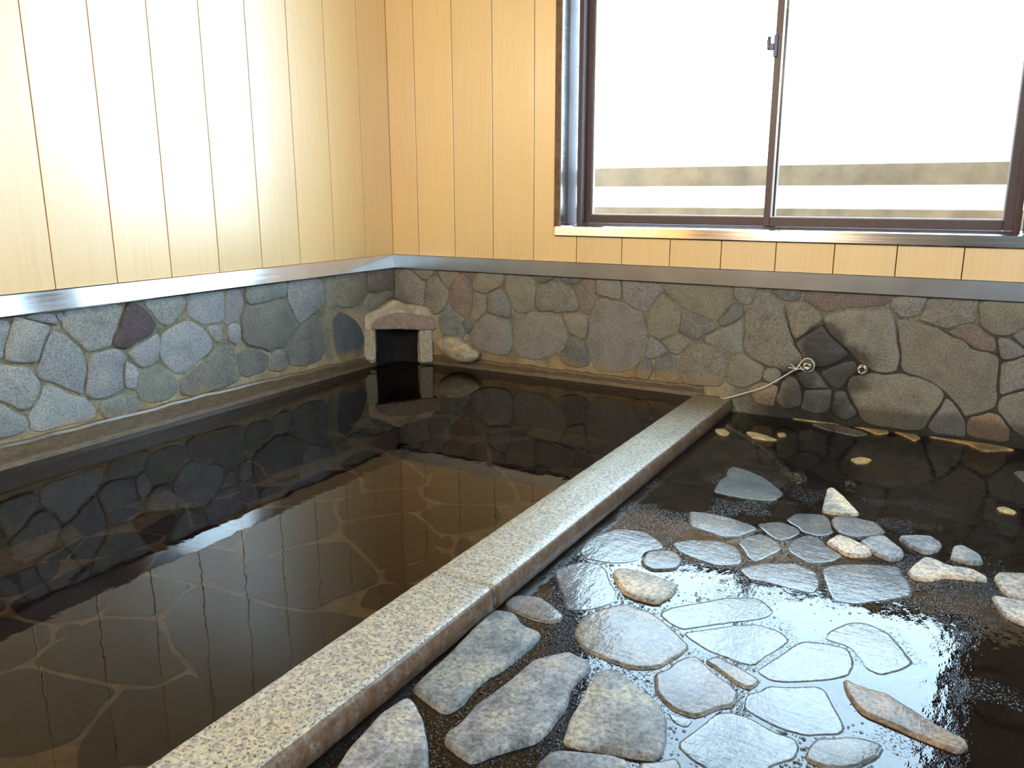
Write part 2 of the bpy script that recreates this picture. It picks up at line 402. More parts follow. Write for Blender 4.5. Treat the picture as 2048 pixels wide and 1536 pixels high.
def grow_outlines(polys, gap, most, u0, u1, v0, v1, step=.004, fixed=()):
    """let every stone spread until its joint with the neighbours is about as wide as GAP"""
    Ps = []
    for P in polys:
        if area2(P) < 0: P = P[::-1]
        R = []
        for i in range(len(P)):
            a, b = P[i], P[(i + 1) % len(P)]; k = max(1, int(math.hypot(b[0] - a[0], b[1] - a[1]) / .03 + .5))
            R += [(a[0] + (b[0] - a[0]) * j / k, a[1] + (b[1] - a[1]) * j / k) for j in range(k)]
        Ps.append(R)
    stop = [[n in fixed] * len(P) for n, P in enumerate(Ps)]
    for it in range(int(most / step)):
        boxes = [(min(q[0] for q in P) - gap, max(q[0] for q in P) + gap, min(q[1] for q in P) - gap, max(q[1] for q in P) + gap) for P in Ps]
        for n, P in enumerate(Ps):
            Q = inset_poly(P, -step); bx = boxes[n]
            near = [m for m, b in enumerate(boxes) if m != n and b[0] < bx[1] + .03 and b[1] > bx[0] - .03 and b[2] < bx[3] + .03 and b[3] > bx[2] - .03]
            out = []
            for i, q in enumerate(Q):
                ok = not stop[n][i] and u0 < q[0] < u1 and v0 < q[1] < v1
                if ok:
                    for m in near:
                        b = boxes[m]
                        if b[0] < q[0] < b[1] and b[2] < q[1] < b[3] and (dist_poly(Ps[m], *q) < gap or inside(Ps[m], *q)): ok = False; break
                if not ok: stop[n][i] = True
                out.append(q if ok else P[i])
            Ps[n] = out
    return Ps
def tube(bm, pts, r, n=8):
    rings = []
    for i, p_ in enumerate(pts):
        t = (pts[min(i + 1, len(pts) - 1)] - pts[max(i - 1, 0)]).normalized()
        a = t.orthogonal().normalized() if i == 0 else (prev - t * prev.dot(t)).normalized()
        prev = a; b = t.cross(a)
        rings.append([bm.verts.new(p_ + (a * math.cos(k * 2 * math.pi / n) + b * math.sin(k * 2 * math.pi / n)) * r) for k in range(n)])
    for A_, B_ in zip(rings, rings[1:]):
        for k in range(n): bm.faces.new((A_[k], A_[(k + 1) % n], B_[(k + 1) % n], B_[k])).smooth = True
    bm.faces.new(rings[0][::-1]); bm.faces.new(rings[-1])
def lathe(bm, prof, center, axis, n=24, mi=0):
    ax = Vector(axis).normalized(); a = ax.orthogonal().normalized(); b = ax.cross(a); rings = []
    for r, h in prof:
        rings.append([bm.verts.new(Vector(center) + ax * h + (a * math.cos(k * 2 * math.pi / n) + b * math.sin(k * 2 * math.pi / n)) * max(r, 1e-4)) for k in range(n)])
    for A_, B_ in zip(rings, rings[1:]):
        for k in range(n):
            f = bm.faces.new((A_[k], A_[(k + 1) % n], B_[(k + 1) % n], B_[k])); f.smooth = True; f.material_index = mi
    f = bm.faces.new(rings[-1]); f.material_index = mi

# ------------------------------------------------------------------ traced outlines: (crop x, crop y, scale, outlines)
def px(ox, oy, s, txt):
    out = []
    for item in txt.strip().split('\n'):
        item = item.strip()
        if not item: continue
        tagname, _, body = item.partition(':')
        out.append((tagname.strip(), [(ox + float(a.split(',')[0]) * s, oy + float(a.split(',')[1]) * s) for a in body.split()]))
    return out
LEFT = px(0, 540, .19531, '''
a: 170,520 280,510 400,540 490,580 490,640 450,700 410,850 390,940 250,930 110,930 60,900 70,760 120,620
a: 540,650 650,680 730,760 800,900 860,1010 850,1120 830,1250 700,1210 550,1140 440,1090 400,1020 420,900 470,750
a: 660,430 900,400 1160,370 1230,400 1190,520 1130,650 1110,760 980,830 930,790 850,710 710,660 680,570
d: 1330,360 1430,410 1530,470 1560,560 1520,640 1400,720 1300,760 1210,800 1160,760 1240,640 1280,480
a: 1490,290 1850,250 1890,330 1800,430 1720,520 1650,500 1560,430 1500,350
a: 960,870 1090,830 1230,820 1240,900 1250,1100 1260,1220 1180,1250 1060,1290 960,1290 890,1250 920,1100 930,970
a: 1290,940 1380,980 1430,1040 1410,1130 1400,1230 1290,1210 1280,1060
a: 1370,800 1500,740 1600,700 1640,720 1620,900 1560,960 1450,970 1390,950 1360,860
g: 1440,1060 1550,1010 1680,1010 1780,1070 1820,1140 1800,1220 1700,1280 1550,1310 1450,1320 1400,1250 1410,1150
a: 0,1010 130,990 270,1010 330,1080 370,1180 370,1260 280,1380 200,1420 120,1380 20,1300 -60,1240 -80,1100
a: 470,1220 530,1185 620,1230 780,1310 980,1430 950,1480 700,1530 420,1600 340,1600 370,1480
a: -80,1380 30,1380 120,1440 240,1530 230,1610 -80,1680
g: 1060,1390 1180,1310 1270,1260 1360,1300 1440,1390 1300,1430 1100,1470 1020,1440
p: 250,490 450,455 560,470 560,530 450,540 330,510
a: -20,560 110,540 90,660 40,800 40,900 -80,900 -80,600
a: 580,450 640,440 660,500 640,530 600,510''') + px(300, 500, .19531, '''
a: 110,930 240,850 370,780 490,780 560,830 600,920 600,1040 520,1120 440,1200 350,1270 260,1270 180,1190 110,1110 90,1010
a: 440,490 600,450 750,440 770,560 760,700 700,740 560,740 480,720 420,640 420,560
p: 790,430 870,430 930,480 930,650 900,720 800,730 775,640
g: 1000,400 1250,370 1390,360 1400,460 1320,490 1150,540 1020,560 990,480
a: 1400,380 1640,300 1730,350 1780,430 1760,520 1680,620 1600,690 1540,720 1500,640 1430,540
k: 960,630 1050,580 1200,540 1310,500 1390,530 1430,620 1460,740 1450,820 1400,890 1340,950 1220,1000 1100,990 1010,920 960,820 945,720
k: 1640,720 1690,680 1730,780 1750,900 1760,1000 1740,1090 1600,1140 1450,1150 1440,1040 1500,920
k: 930,1090 1050,1030 1150,1050 1220,1090 1220,1180 1130,1210 1000,1260 930,1240
k: 1260,1060 1320,1040 1390,1090 1400,1170 1320,1200 1250,1200
k: 440,1230 600,1100 750,1020 840,1050 860,1180 880,1310 700,1370 450,1450 350,1440 330,1330
a: 590,800 710,780 710,880 690,920 640,870
a: 820,770 920,760 930,860 890,930 850,900
t: 1820,330 1950,300 2048,290 2040,400 1960,520 1860,560 1800,500''') + px(600, 480, .25, '''
b: 285,640 320,610 370,630 430,670 470,720 495,800 485,900 400,930 350,940 320,900 300,800
t: 290,265 525,245 530,400 440,500 330,510 270,420
r: 545,240 725,225 728,380 620,420 540,400
t: 560,440 722,405 722,480 640,530 575,560 540,510''')
BACK = px(740, 520, .19531, '''
m: 260,220 370,140 460,190 580,250 560,300 550,440 470,450 420,390 330,420 290,330
t: 620,180 680,180 740,270 800,330 780,420 720,510 640,500 580,470 570,330
r: 880,170 980,180 1020,260 1040,340 1040,480 1010,590 930,540 840,490 810,420 830,280
t: 1070,200 1120,140 1250,130 1360,140 1350,240 1240,290 1120,320 1060,310 1050,250
t: 1070,340 1190,370 1200,450 1170,540 1080,620 1040,580 1050,450
m: 1200,370 1330,310 1380,360 1420,480 1400,560 1320,570 1210,520
t: 1400,150 1600,150 1640,230 1660,350 1670,480 1560,520 1490,480 1440,380 1400,260
t: 1690,450 1740,300 1820,230 1950,250 2048,280 2100,330 2140,480 2050,520 1730,515
m: 1510,620 1600,580 1720,560 1850,540 1930,610 2000,700 1990,800 1930,880 1800,940 1700,970 1560,960 1510,900 1480,760 1475,680
m: 1050,740 1150,570 1240,570 1390,620 1440,680 1440,850 1400,930 1230,910 1110,850 1040,800
g: 740,560 800,510 860,550 930,640 970,740 920,770 770,770 750,680
k: 930,620 1050,620 1060,680 1000,720 960,690
t: 690,110 900,120 870,190 800,270 740,210
r: 930,120 1060,125 1050,200 1010,200
k: 1730,160 1900,170 1780,240 1740,200
t: 480,110 660,110 610,200 540,190''') + px(1080, 520, .19531, '''
r: 360,310 450,240 540,200 550,330 540,470 490,530 390,470
t: 600,200 800,215 820,300 820,400 740,400 640,350 580,330
m: 860,230 1150,260 1200,320 1180,400 1090,520 1030,500 930,440 850,410
m: 590,420 660,390 720,420 860,500 1020,560 1060,660 1050,800 1030,960 940,1060 820,1100 620,1100 540,1000 510,850 530,650
t: 240,560 400,560 450,620 470,720 450,790 370,770 280,690
k: 320,800 430,840 460,900 470,1040 380,1050 250,1010 240,960 290,870
t: 1190,400 1260,370 1320,420 1420,510 1440,680 1380,740 1230,790 1130,730 1090,640 1120,540
k: 1450,540 1560,570 1700,630 1820,690 1750,740 1600,790 1520,760 1440,650
t: 1260,260 1440,250 1920,280 1950,400 1880,540 1790,600 1690,570 1500,500 1380,420 1300,340
k: 1980,440 2040,500 2060,560 1960,650 1860,680 1830,620 1900,560
m: 1070,980 1100,860 1130,810 1210,860 1280,930 1240,970 1100,1000
t: 1250,840 1440,770 1490,840 1490,910 1400,960 1300,900
k: 1200,1010 1390,1010 1400,1100 1390,1190 1220,1200 1190,1150
k: 1020,1080 1130,1040 1140,1130 1080,1180 1010,1170
t: 1520,890 1700,900 1880,950 1890,1060 1860,1170 1820,1240 1700,1230 1500,1220 1430,1150 1430,1040
m: 1690,780 1860,720 2048,640 2080,780 2030,900 1900,920 1830,870 1720,830
k: 200,190 440,190 300,250 230,220''') + px(1380, 560, .19531, '''
t: 510,780 570,790 650,860 740,900 740,970 640,1030 520,1050 420,1020 390,950 420,860
m: 470,170 480,100 640,110 640,180 590,230 520,220
t: 680,170 860,190 930,260 980,400 1010,560 1050,680 1120,800 1110,890 1000,930 890,890 740,840 600,750 550,680 560,540 600,400 650,260
t: 970,260 1150,250 1240,270 1310,350 1340,400 1290,450 1180,530 1080,600 1040,540 1000,380
r: 1180,180 1260,120 2048,170 2048,230 1900,260 1640,245 1500,270 1430,320 1330,300 1230,240
t: 1390,390 1480,340 1700,330 2000,310 2060,320 2080,440 2110,600 2130,760 2090,920 1990,930 1850,830 1600,690 1430,550 1380,460
k: 1090,650 1200,560 1350,470 1450,590 1570,700 1620,760 1530,830 1420,880 1320,860 1220,800 1140,720
k: 1350,950 1450,900 1560,850 1650,870 1680,950 1610,1000 1570,1090 1500,1100 1400,1050
k: 1110,980 1280,960 1370,1040 1420,1110 1180,1110 1140,1040
m: 1170,1130 1440,1130 1440,1290 1300,1310 1180,1290
t: 1010,1010 1080,1010 1120,1080 1130,1180 1120,1270 1000,1270 900,1240 920,1130
o: 650,1130 760,1060 860,1080 890,1100 880,1180 830,1240 700,1210
k: 1470,1150 1580,1140 1640,1260 1700,1360 1600,1380 1470,1310
t: 780,920 880,900 920,960 890,1060 780,1040 740,990
k: 880,130 1110,120 1100,180 1000,200 920,190''') + px(1648, 580, .19531, '''
t: 270,890 440,920 620,900 800,880 960,900 1110,960 1200,1030 1230,1080 1180,1180 1090,1270 990,1370 830,1380 600,1340 480,1310 360,1230 290,1130 230,1000
t: 760,320 850,310 1000,360 1250,470 1420,520 1500,620 1680,640 1790,690 1780,800 1760,1000 1730,1190 1620,1240 1450,1280 1360,1170 1250,1050 1100,940 960,880 840,840 810,700 770,500
m: 700,90 1010,100 1010,190 960,260 870,280 790,260 720,220
t: 1070,120 1530,140 1560,230 1550,320 1330,350 1180,350 970,300 1030,220
t: 1600,150 2048,190 2150,220 2130,330 1980,430 1870,470 1740,420 1610,350 1590,230
r: 1260,430 1380,390 1560,370 1640,470 1740,580 1740,630 1560,610 1430,510
m: 1250,1110 1310,1150 1390,1260 1420,1360 1400,1460 1230,1440 1090,1390 1180,1240
o: 1490,1310 1600,1290 1800,1290 1850,1370 1880,1440 1840,1510 1700,1510 1490,1460
m: 1830,530 1890,500 1960,560 2040,640 1900,700 1830,700 1810,620
m: 1830,760 2048,700 2150,720 2150,960 2000,1000 1810,1070 1800,950
t: 1820,1110 2048,1050 2200,1060 2200,1420 2048,1440 1950,1420 1860,1330 1810,1220
m: 1930,470 2020,400 2150,380 2150,640 2040,570''')
# tags: s dry and raised, c cream dry, h half wet, w wet film over it, u under water, y yellow pebble
FLOOR = px(600, 1086, .29297, '''
s: 1330,450 1460,470 1520,560 1640,600 1620,640 1520,730 1400,830 1270,900 1180,980 1090,1090 990,1140 900,1080 770,980 850,900 1010,760 1200,560
s: 1830,735 1970,800 1980,840 1850,960 1810,1100 1700,1250 1610,1330 1480,1370 1330,1410 1180,1475 1100,1430 990,1340 1000,1290 1110,1210 1200,1100 1400,960 1600,790
s: 720,1050 770,1070 830,1190 860,1340 870,1560 860,1800 300,1800 230,1560 330,1400 450,1270 560,1150''') + px(1000, 1086, .29297, '''
s: 370,1405 560,1420 760,1440 870,1480 910,1560 850,1800 300,1800 250,1500
h: 60,400 120,370 250,380 330,440 400,490 350,520 250,500 120,470
w: 470,380 400,190 560,140 660,150 740,230 760,330 740,400 600,440 480,450
c: 770,180 830,165 930,180 1050,215 1190,265 1210,290 1170,340 1070,395 960,370 850,330 790,240
h: 590,520 700,470 850,430 1000,480 1130,580 1250,700 1230,760 1090,830 900,820 750,770 600,700 550,620
s: 660,880 740,850 830,880 930,970 1080,1080 1130,1170 1130,1300 1110,1410 1050,1450 900,1430 700,1390 520,1370 440,1340 480,1200 560,1050
h: 1100,900 1180,820 1260,775 1330,790 1430,870 1610,1020 1560,1080 1480,1120 1400,1160 1320,1180 1180,1130 1110,1010
h: 1400,800 1470,790 1620,870 1730,930 1735,960 1690,990 1600,930 1480,850
w: 1120,490 1180,460 1400,420 1560,390 1750,390 1830,460 1800,490 1600,540 1400,570 1250,580 1170,550
w: 1280,620 1400,590 1600,560 1750,570 1880,610 1940,660 1860,740 1720,815 1650,800 1550,760 1440,720
w: 1250,1380 1330,1300 1430,1220 1480,1160 1570,1170 1700,1200 1850,1290 1980,1350 2030,1400 1980,1450 1850,1480 1750,1540 1600,1580 1450,1530 1350,1470
h: 990,1520 1060,1490 1190,1485 1200,1620 1000,1650
w: 1140,1150 1180,1170 1320,1210 1270,1250 1200,1220''') + px(1448, 1086, .29297, '''
w: 165,1040 240,1010 400,990 620,990 650,1010 690,1090 740,1180 785,1270 760,1305 660,1300 560,1290 440,1270 340,1250 240,1200 180,1130
w: 280,830 420,740 560,690 700,690 850,720 855,800 810,890 700,910 560,930 430,955 330,930 260,880
w: 700,660 790,600 880,560 960,560 1090,620 1250,810 1200,840 1060,880 1000,850 940,790 860,710
b: 820,920 900,960 1020,1000 1110,1020 1200,1080 1300,1140 1420,1220 1560,1290 1670,1350 1610,1420 1480,1370 1300,1300 1100,1210 950,1150 890,1080 840,1000
h: 600,1400 660,1350 730,1330 860,1350 980,1365 1040,1385 1000,1430 900,1480 800,1500 680,1490 600,1460
c: 1260,190 1300,140 1370,90 1430,100 1540,150 1680,165 1790,220 1790,245 1660,230 1500,215 1400,240 1300,230
c: 1850,220 1880,195 2048,200 2200,230 2200,400 2048,380 1980,370 1900,300
c: 1835,350 1930,370 2048,390 2200,420 2200,560 2048,540 1950,500 1880,430
w: 700,180 800,160 1000,160 1180,170 1230,260 1250,345 1100,370 880,400 780,390
w: 140,180 280,155 470,150 600,200 630,260 590,330 470,300 300,250 200,240
u: 1480,600 1700,620 1900,760 1880,850 1650,830 1500,720
u: 1550,950 1800,900 2050,1050 2050,1250 1800,1200''') + px(1536, 820, .25, '''
w: 160,1100 330,1005 600,1165 500,1195 340,1210
c: 470,1045 560,990 660,1020 800,1090 830,1140 760,1155 640,1150 560,1100
s: 740,1040 820,1005 930,995 1010,1060 1090,1120 1060,1170 980,1185 850,1130
h: 510,880 560,860 680,870 830,900 900,965 850,985 700,1005 610,980 530,930
w: 180,880 250,840 430,840 500,900 510,980 400,1000 280,970
c: 480,620 520,615 600,680 730,820 640,830 440,800 450,740
s: 1050,1000 1200,995 1300,1000 1390,1060 1350,1110 1260,1130 1150,1080
s: 1490,1080 1560,1075 1700,1150 1720,1210 1600,1210 1470,1170
u: 880,870 960,830 1080,830 1180,870 1250,960 980,970
u: 520,560 700,500 1000,560 1150,650 1000,690 700,700 600,640
u: 1000,380 1400,400 1700,560 1800,800 1500,770 1200,630
y: 660,390 740,370 830,390 790,420 710,420
u: 1760,530 1990,560 2060,650 2060,800 1830,760 1780,620
y: 1830,775 1900,770 1990,810 1960,825 1860,805
u: 600,250 900,230 1100,340 1000,400 800,340 650,380
y: 200,40 300,30 450,45 600,80 500,90 280,75
y: 700,95 800,90 970,150 960,180 880,190 760,140
y: 1010,165 1080,150 1190,185 1220,220 1170,240 1080,195
y: 1280,205 1450,215 1700,250 1900,290 1980,315 1720,325 1600,265
h: 370,110 520,110 780,185 700,195 500,150
y: 1950,230 2060,190 2150,200 2150,260 1980,260''') + px(1100, 780, .25, '''
y: 1570,330 1640,335 1730,360 1820,395 1740,395 1620,375
y: 1820,340 1880,340 1890,362 1830,365
y: 1320,310 1390,305 1440,340 1400,360 1340,340
g: 1340,810 1400,710 1470,620 1560,650 1680,700 1800,790 1840,830 1760,875 1600,860 1480,840
u: 870,690 1020,540 1250,560 1390,600 1380,700 1200,770 1000,740
u: 600,960 700,870 900,830 1000,900 1080,1040 900,1090 740,1085 680,1020
h: 1140,980 1230,990 1420,1030 1600,1090 1640,1110 1500,1175 1400,1165 1300,1125 1160,1085
w: 1690,1080 1850,1065 1990,1110 1940,1170 1820,1200
w: 270,1290 330,1200 550,1120 740,1140 860,1220 870,1260 760,1290 720,1360 500,1370 300,1340
h: 730,1360 780,1290 880,1275 980,1300 1020,1350 980,1410 830,1420
w: 1010,1230 1150,1210 1350,1220 1500,1270 1520,1320 1480,1380 1350,1390 1200,1340 1060,1280
w: 1530,1190 1680,1160 1760,1180 1860,1255 1720,1310 1640,1360 1560,1290
u: 1500,300 1700,480 1900,560 1850,640 1600,620 1450,500''')
TUB = px(0, 0, 1, '''
t: 475,1145 520,1120 600,1096 690,1086 750,1140 740,1162 650,1194 625,1214 560,1204 425,1163
t: 425,1174 560,1221 625,1226 715,1240 610,1330 430,1440 395,1335 350,1290 332,1235 375,1182''') + px(300, 700, .29297, '''
t: 1320,1180 1720,1115 1880,1180 1950,1290 1930,1400 1740,1455 1570,1490 1410,1290
t: 1290,1040 1480,985 1800,950 1830,1000 1840,1070 1700,1095 1340,1145 1285,1100
t: 1460,690 1680,740 1830,830 1870,890 1830,920 1640,925 1500,880 1400,820 1330,770
t: 1200,830 1370,830 1425,900 1425,965 1240,995 1000,1035 920,1040 1000,930
t: 780,1090 930,1090 1230,1030 1265,1160 1255,1215 1100,1280 960,1310 770,1405 700,1370 690,1260 790,1140
t: 1535,640 1650,560 1705,490 1760,460 2025,475 1950,575 1850,640 1700,680
t: 720,640 880,575 1030,550 1295,598 1350,660 1245,705 1000,775 800,840 765,755 650,725
t: 100,900 330,795 500,760 640,760 750,795 770,865 600,940 400,1000 290,1020 200,955
t: 1455,900 1560,900 1590,930 1470,940''') + px(0, 1086, .29297, '''
t: 1075,235 1285,285 1125,460 750,462 735,440 945,220
t: 740,535 1060,540 1110,600 1170,740 1270,850 1060,950 830,935 400,840 295,790 385,690 565,560
t: 130,400 450,230 690,120 980,50 1035,100 950,200 725,425 615,475 330,520 205,485
t: 1060,85 1380,45 1625,92 1590,195 1440,250 1300,255 1025,185
t: 385,910 790,1000 690,1080 640,1180 500,1300 200,1390 0,1400 -100,1000 120,868
t: 860,990 1050,1000 1290,890 1500,1000 1450,1200 1100,1440 600,1480 655,1210
t: -50,525 90,535 285,570 330,660 190,775 95,820 -100,860
t: 400,592 550,550 475,615 385,650''') + px(800, 860, .29297, '''
t: 175,430 260,290 420,255 595,245 730,335 775,420 755,470 600,482 350,480 190,445
t: 730,295 900,265 1100,305 1150,350 980,450 870,470 815,400
t: 175,565 300,520 500,515 625,528 645,600 590,640 380,680 280,680 205,620
t: 0,40 300,70 550,110 575,200 400,225 270,245 180,300 70,215 -50,170
t: 255,745 320,730 325,785 250,780
t: 640,110 900,70 1300,190 1240,240 900,245 700,260 650,180
t: -80,930 90,925 210,860 300,850 310,880 60,1010 -60,1000''')
TINT = dict(a=(.235, .235, .225), d=(.085, .062, .066), g=(.170, .175, .150), p=(.215, .190, .200), k=(.150, .140, .122), t=(.215, .188, .140),
            m=(.215, .195, .165), r=(.190, .140, .112), b=(.085, .085, .088), o=(.27, .18, .105))
def jit_col(c, rnd, v=.09, a=1.0):
    k = 1 + rnd.uniform(-v, v); return (c[0] * k * (1 + rnd.uniform(-.03, .03)), c[1] * k, c[2] * k * (1 + rnd.uniform(-.05, .05)), a)

# ------------------------------------------------------------------ the room shell
X1, Y1, ZT = 4.4, -4.5, 2.40
WX0, WX1, WZ0, WZ1 = .918, 2.665, .660, 2.230          # window opening in the back wall
TR0, TR1 = .456, .524                                   # steel flashing
bm = bmesh.new()
SX0, SX1 = 3.40, 4.35                                   # second opening further right, added for light and wall glare
for a, b in ((-.2, WX0), (WX1, SX0), (SX1, X1 + .2)): box(bm, a, b, 0, .2, -.4, ZT)
for a, b in ((WX0, WX1), (SX0, SX1)): box(bm, a, b, 0, .2, -.4, WZ0); box(bm, a, b, 0, .2, WZ1, ZT)
wall_back = structure(finish('wall_back', bm, M['back']))
bm = bmesh.new(); box(bm, -.2, 0, Y1 - .2, 0, -.4, ZT); wall_left = structure(finish('wall_left', bm, M['back']))
FX0, FX1, FZ0, FZ1 = 3.20, 4.20, 1.0, 2.0
RY0, RY1 = -3.45, -1.55
bm = bmesh.new(); box(bm, X1, X1 + .2, Y1 - .2, RY0, -.4, ZT); box(bm, X1, X1 + .2, RY1, 0, -.4, ZT); box(bm, X1, X1 + .2, RY0, RY1, -.4, FZ0); box(bm, X1, X1 + .2, RY0, RY1, FZ1, ZT)
wall_right = structure(finish('wall_right', bm, M['dwood']))
bm = bmesh.new()
box(bm, 0, FX0, Y1 - .2, Y1, -.4, ZT); box(bm, FX1, X1, Y1 - .2, Y1, -.4, ZT); box(bm, FX0, FX1, Y1 - .2, Y1, -.4, FZ0); box(bm, FX0, FX1, Y1 - .2, Y1, FZ1, ZT)
structure(finish('wall_front', bm, M['dwood']))
bm = bmesh.new(); box(bm, -.2, X1 + .2, Y1 - .2, .2, ZT, ZT + .12); structure(finish('ceiling', bm, M['plaster']))
# wooden panelling
def plank(bm, lay, a, b, z0, z1, axis, rnd):
    g = .0017
    fs = box(bm, a + g, b - g, -.010, .001, z0, z1, 0, .0010, 1) if axis == 'x' else box(bm, -.001, .010, a + g, b - g, z0, z1, 0, .0010, 1)
    k = 1 + rnd.uniform(-.05, .05); c = (k, k * (1 + rnd.uniform(-.02, .02)), k * (1 + rnd.uniform(-.05, .05)), 1)
    for f in fs:
        for l in f.loops: l[lay] = c
rnd = random.Random(3)
bm = bmesh.new(); lay = tint_layer(bm)
edges = [.0105] + [.166 + .211 * k for k in range(20) if .166 + .211 * k < X1] + [X1]
HOLES = ((WX0, WX1), (SX0, SX1))
for a, b in zip(edges, edges[1:]):
    cuts = [a] + [c for h_ in HOLES for c in h_ if a < c < b] + [b]
    st = rnd.getstate()
    for lo, hi in zip(cuts, cuts[1:]):
        rnd.setstate(st); l2 = lo - (.0017 if lo != a else 0); h2 = hi + (.0017 if hi != b else 0)
        if any(h0 <= (lo + hi) / 2 <= h1 for h0, h1 in HOLES):
            plank(bm, lay, l2, h2, TR0 + .01, WZ0, 'x', rnd); rnd.setstate(st); plank(bm, lay, l2, h2, WZ1, ZT, 'x', rnd)
        else: plank(bm, lay, l2, h2, TR0 + .01, ZT, 'x', rnd)
finish('wood_panelling', bm, M['wood'], wall_back)
bm = bmesh.new(); lay = tint_layer(bm)
edges = [-.0005] + [-.216 * k for k in range(1, 30) if .216 * k < -Y1] + [Y1]
for a, b in zip(edges, edges[1:]): plank(bm, lay, b, a, TR0 + .01, ZT, 'y', rnd)
finish('wood_panelling', bm, M['wood'], wall_left)
# stone dado of both walls
def fill_gaps(polys, u0, u1, v0, v1, step, rnd): return voronoi_fill(u0, u1, v0, v1, step, .006, rnd, polys, .028)
rnd = random.Random(11)
def back3(u, v, h): return Vector((u, -h, v))
def left3(u, v, h): return Vector((h, -u, v))     # u = distance from the corner
bm = bmesh.new(); lay = tint_layer(bm)
polys = []
for t, P in BACK:
    Q = [(lambda w_: (max(.02, w_.x), min(TR0 + .004, w_.z)))(on(x, y, 1, -.008)) for x, y in P]
    polys.append(Q)
polys = grow_outlines(polys, .009, .024, .012, X1, -.04, TR0 + .004)
for (t, P), Q in zip(BACK, polys): add_stone(bm, lay, Q, back3, .010 + rnd.uniform(-.004, .005), -.004, jit_col(TINT[t], rnd), rnd)
for Q in fill_gaps(polys, 2.72, X1, -.045, TR0, .17, rnd) + [q for q in fill_gaps(polys, .34, 2.72, .05, TR0, .075, rnd)]:
    add_stone(bm, lay, Q, back3, .009 + rnd.uniform(-.002, .003), -.004, jit_col(TINT[rnd.choice('ttmmkr')], rnd), rnd)
finish('stone_cladding', bm, M['stone'], wall_back)
bm = bmesh.new(); box(bm, 0, X1, -.004, .001, -.3, TR0 + .02); finish('mortar_bed', bm, M['mortar'], wall_back)
bm = bmesh.new(); lay = tint_layer(bm); polys = []
for t, P in LEFT:
    Q = [(lambda w_: (max(.02, -w_.y), min(TR0 + .004, w_.z)))(on(x, y, 0, .008)) for x, y in P]
    polys.append(Q)
polys = grow_outlines(polys, .011, .020, .012, -Y1, .05, TR0 + .004)
for (t, P), Q in zip(LEFT, polys): add_stone(bm, lay, Q, left3, .010 + rnd.uniform(-.004, .005), -.004, jit_col(TINT[t], rnd), rnd)
for Q in fill_gaps(polys, 1.94, -Y1, .07, TR0, .17, rnd) + fill_gaps(polys, .30, 1.94, .10, TR0, .075, rnd):
    add_stone(bm, lay, Q, left3, .009 + rnd.uniform(-.002, .003), -.004, jit_col(TINT[rnd.choice('aaag')], rnd), rnd)
bmesh.ops.recalc_face_normals(bm, faces=bm.faces[:])
finish('stone_cladding', bm, M['stone'], wall_left)
bm = bmesh.new(); box(bm, -.001, .004, Y1, 0, -.3, TR0 + .02); finish('mortar_bed', bm, M['mortar'], wall_left)
# steel flashing above the stones
def flashing(name, pts2, a, b, axis, mat='steel'):
    """pts2: profile (out from the wall, z)"""
    bm = bmesh.new(); n = 24; rows = []
    for i in range(n + 1):
        t = a + (b - a) * i / n
        rows.append([bm.verts.new((t, -o, z) if axis == 'x' else (o, t, z)) for o, z in pts2])
    for A_, B_ in zip(rows, rows[1:]):
        for k in range(len(pts2) - 1): bm.faces.new((A_[k], A_[k + 1], B_[k + 1], B_[k]))
    bm.faces.new(rows[0]); bm.faces.new(rows[-1][::-1])
    bmesh.ops.recalc_face_normals(bm, faces=bm.faces[:])
    return structure(finish(name, bm, M[mat]))
prof = [(.0, TR1), (.0135, TR1), (.0165, TR1 - .004), (.0260, TR0 + .004), (.0250, TR0), (.0, TR0)]
flashing('trim_1', prof, -.0, Y1, 'y')['label'] = 'steel flashing strip along the left wall above the stones'
prof = [(.0, TR1), (.0185, TR1), (.0215, TR1 - .003), (.0220, TR0 + .003), (.0205, TR0), (.0, TR0)]
flashing('trim_2', prof, .0, X1, 'x', 'steel2')['label'] = 'steel flashing strip along the back wall above the stones'
# low granite ledge at the waterline under both walls
rnd = random.Random(5)
def ledge(name, a, b, axis, top):
    bm = bmesh.new(); n = 60; rows = []
    for i in range(n + 1):
        t = a + (b - a) * i / n; j = rnd.uniform(-.004, .004); zt = top(abs(t)) + j
        pr = [(0, zt + .006), (.010, zt), (.014, zt - .008), (.013, .008 + rnd.uniform(-.002, .002)), (.016, -.006), (.014, -.30), (0, -.30)]
        rows.append([bm.verts.new((t, -o, z) if axis == 'x' else (o, t, z)) for o, z in pr])
    for A_, B_ in zip(rows, rows[1:]):
        for k in range(6): bm.faces.new((A_[k], A_[k + 1], B_[k + 1], B_[k]))
    bm.faces.new(rows[0]); bm.faces.new(rows[-1][::-1]); bmesh.ops.recalc_face_normals(bm, faces=bm.faces[:])
    return structure(finish(name, bm, M['ledge']))
ledge('trim_3', .014, 1.60, 'x', lambda t: .036)['label'] = 'rust stained granite ledge at the waterline under the back wall'
ledge('trim_4', -.0, Y1, 'y', lambda t: .036 + .03 * min(1, t / 1.2))['label'] = 'rust stained granite ledge at the waterline under the left wall'
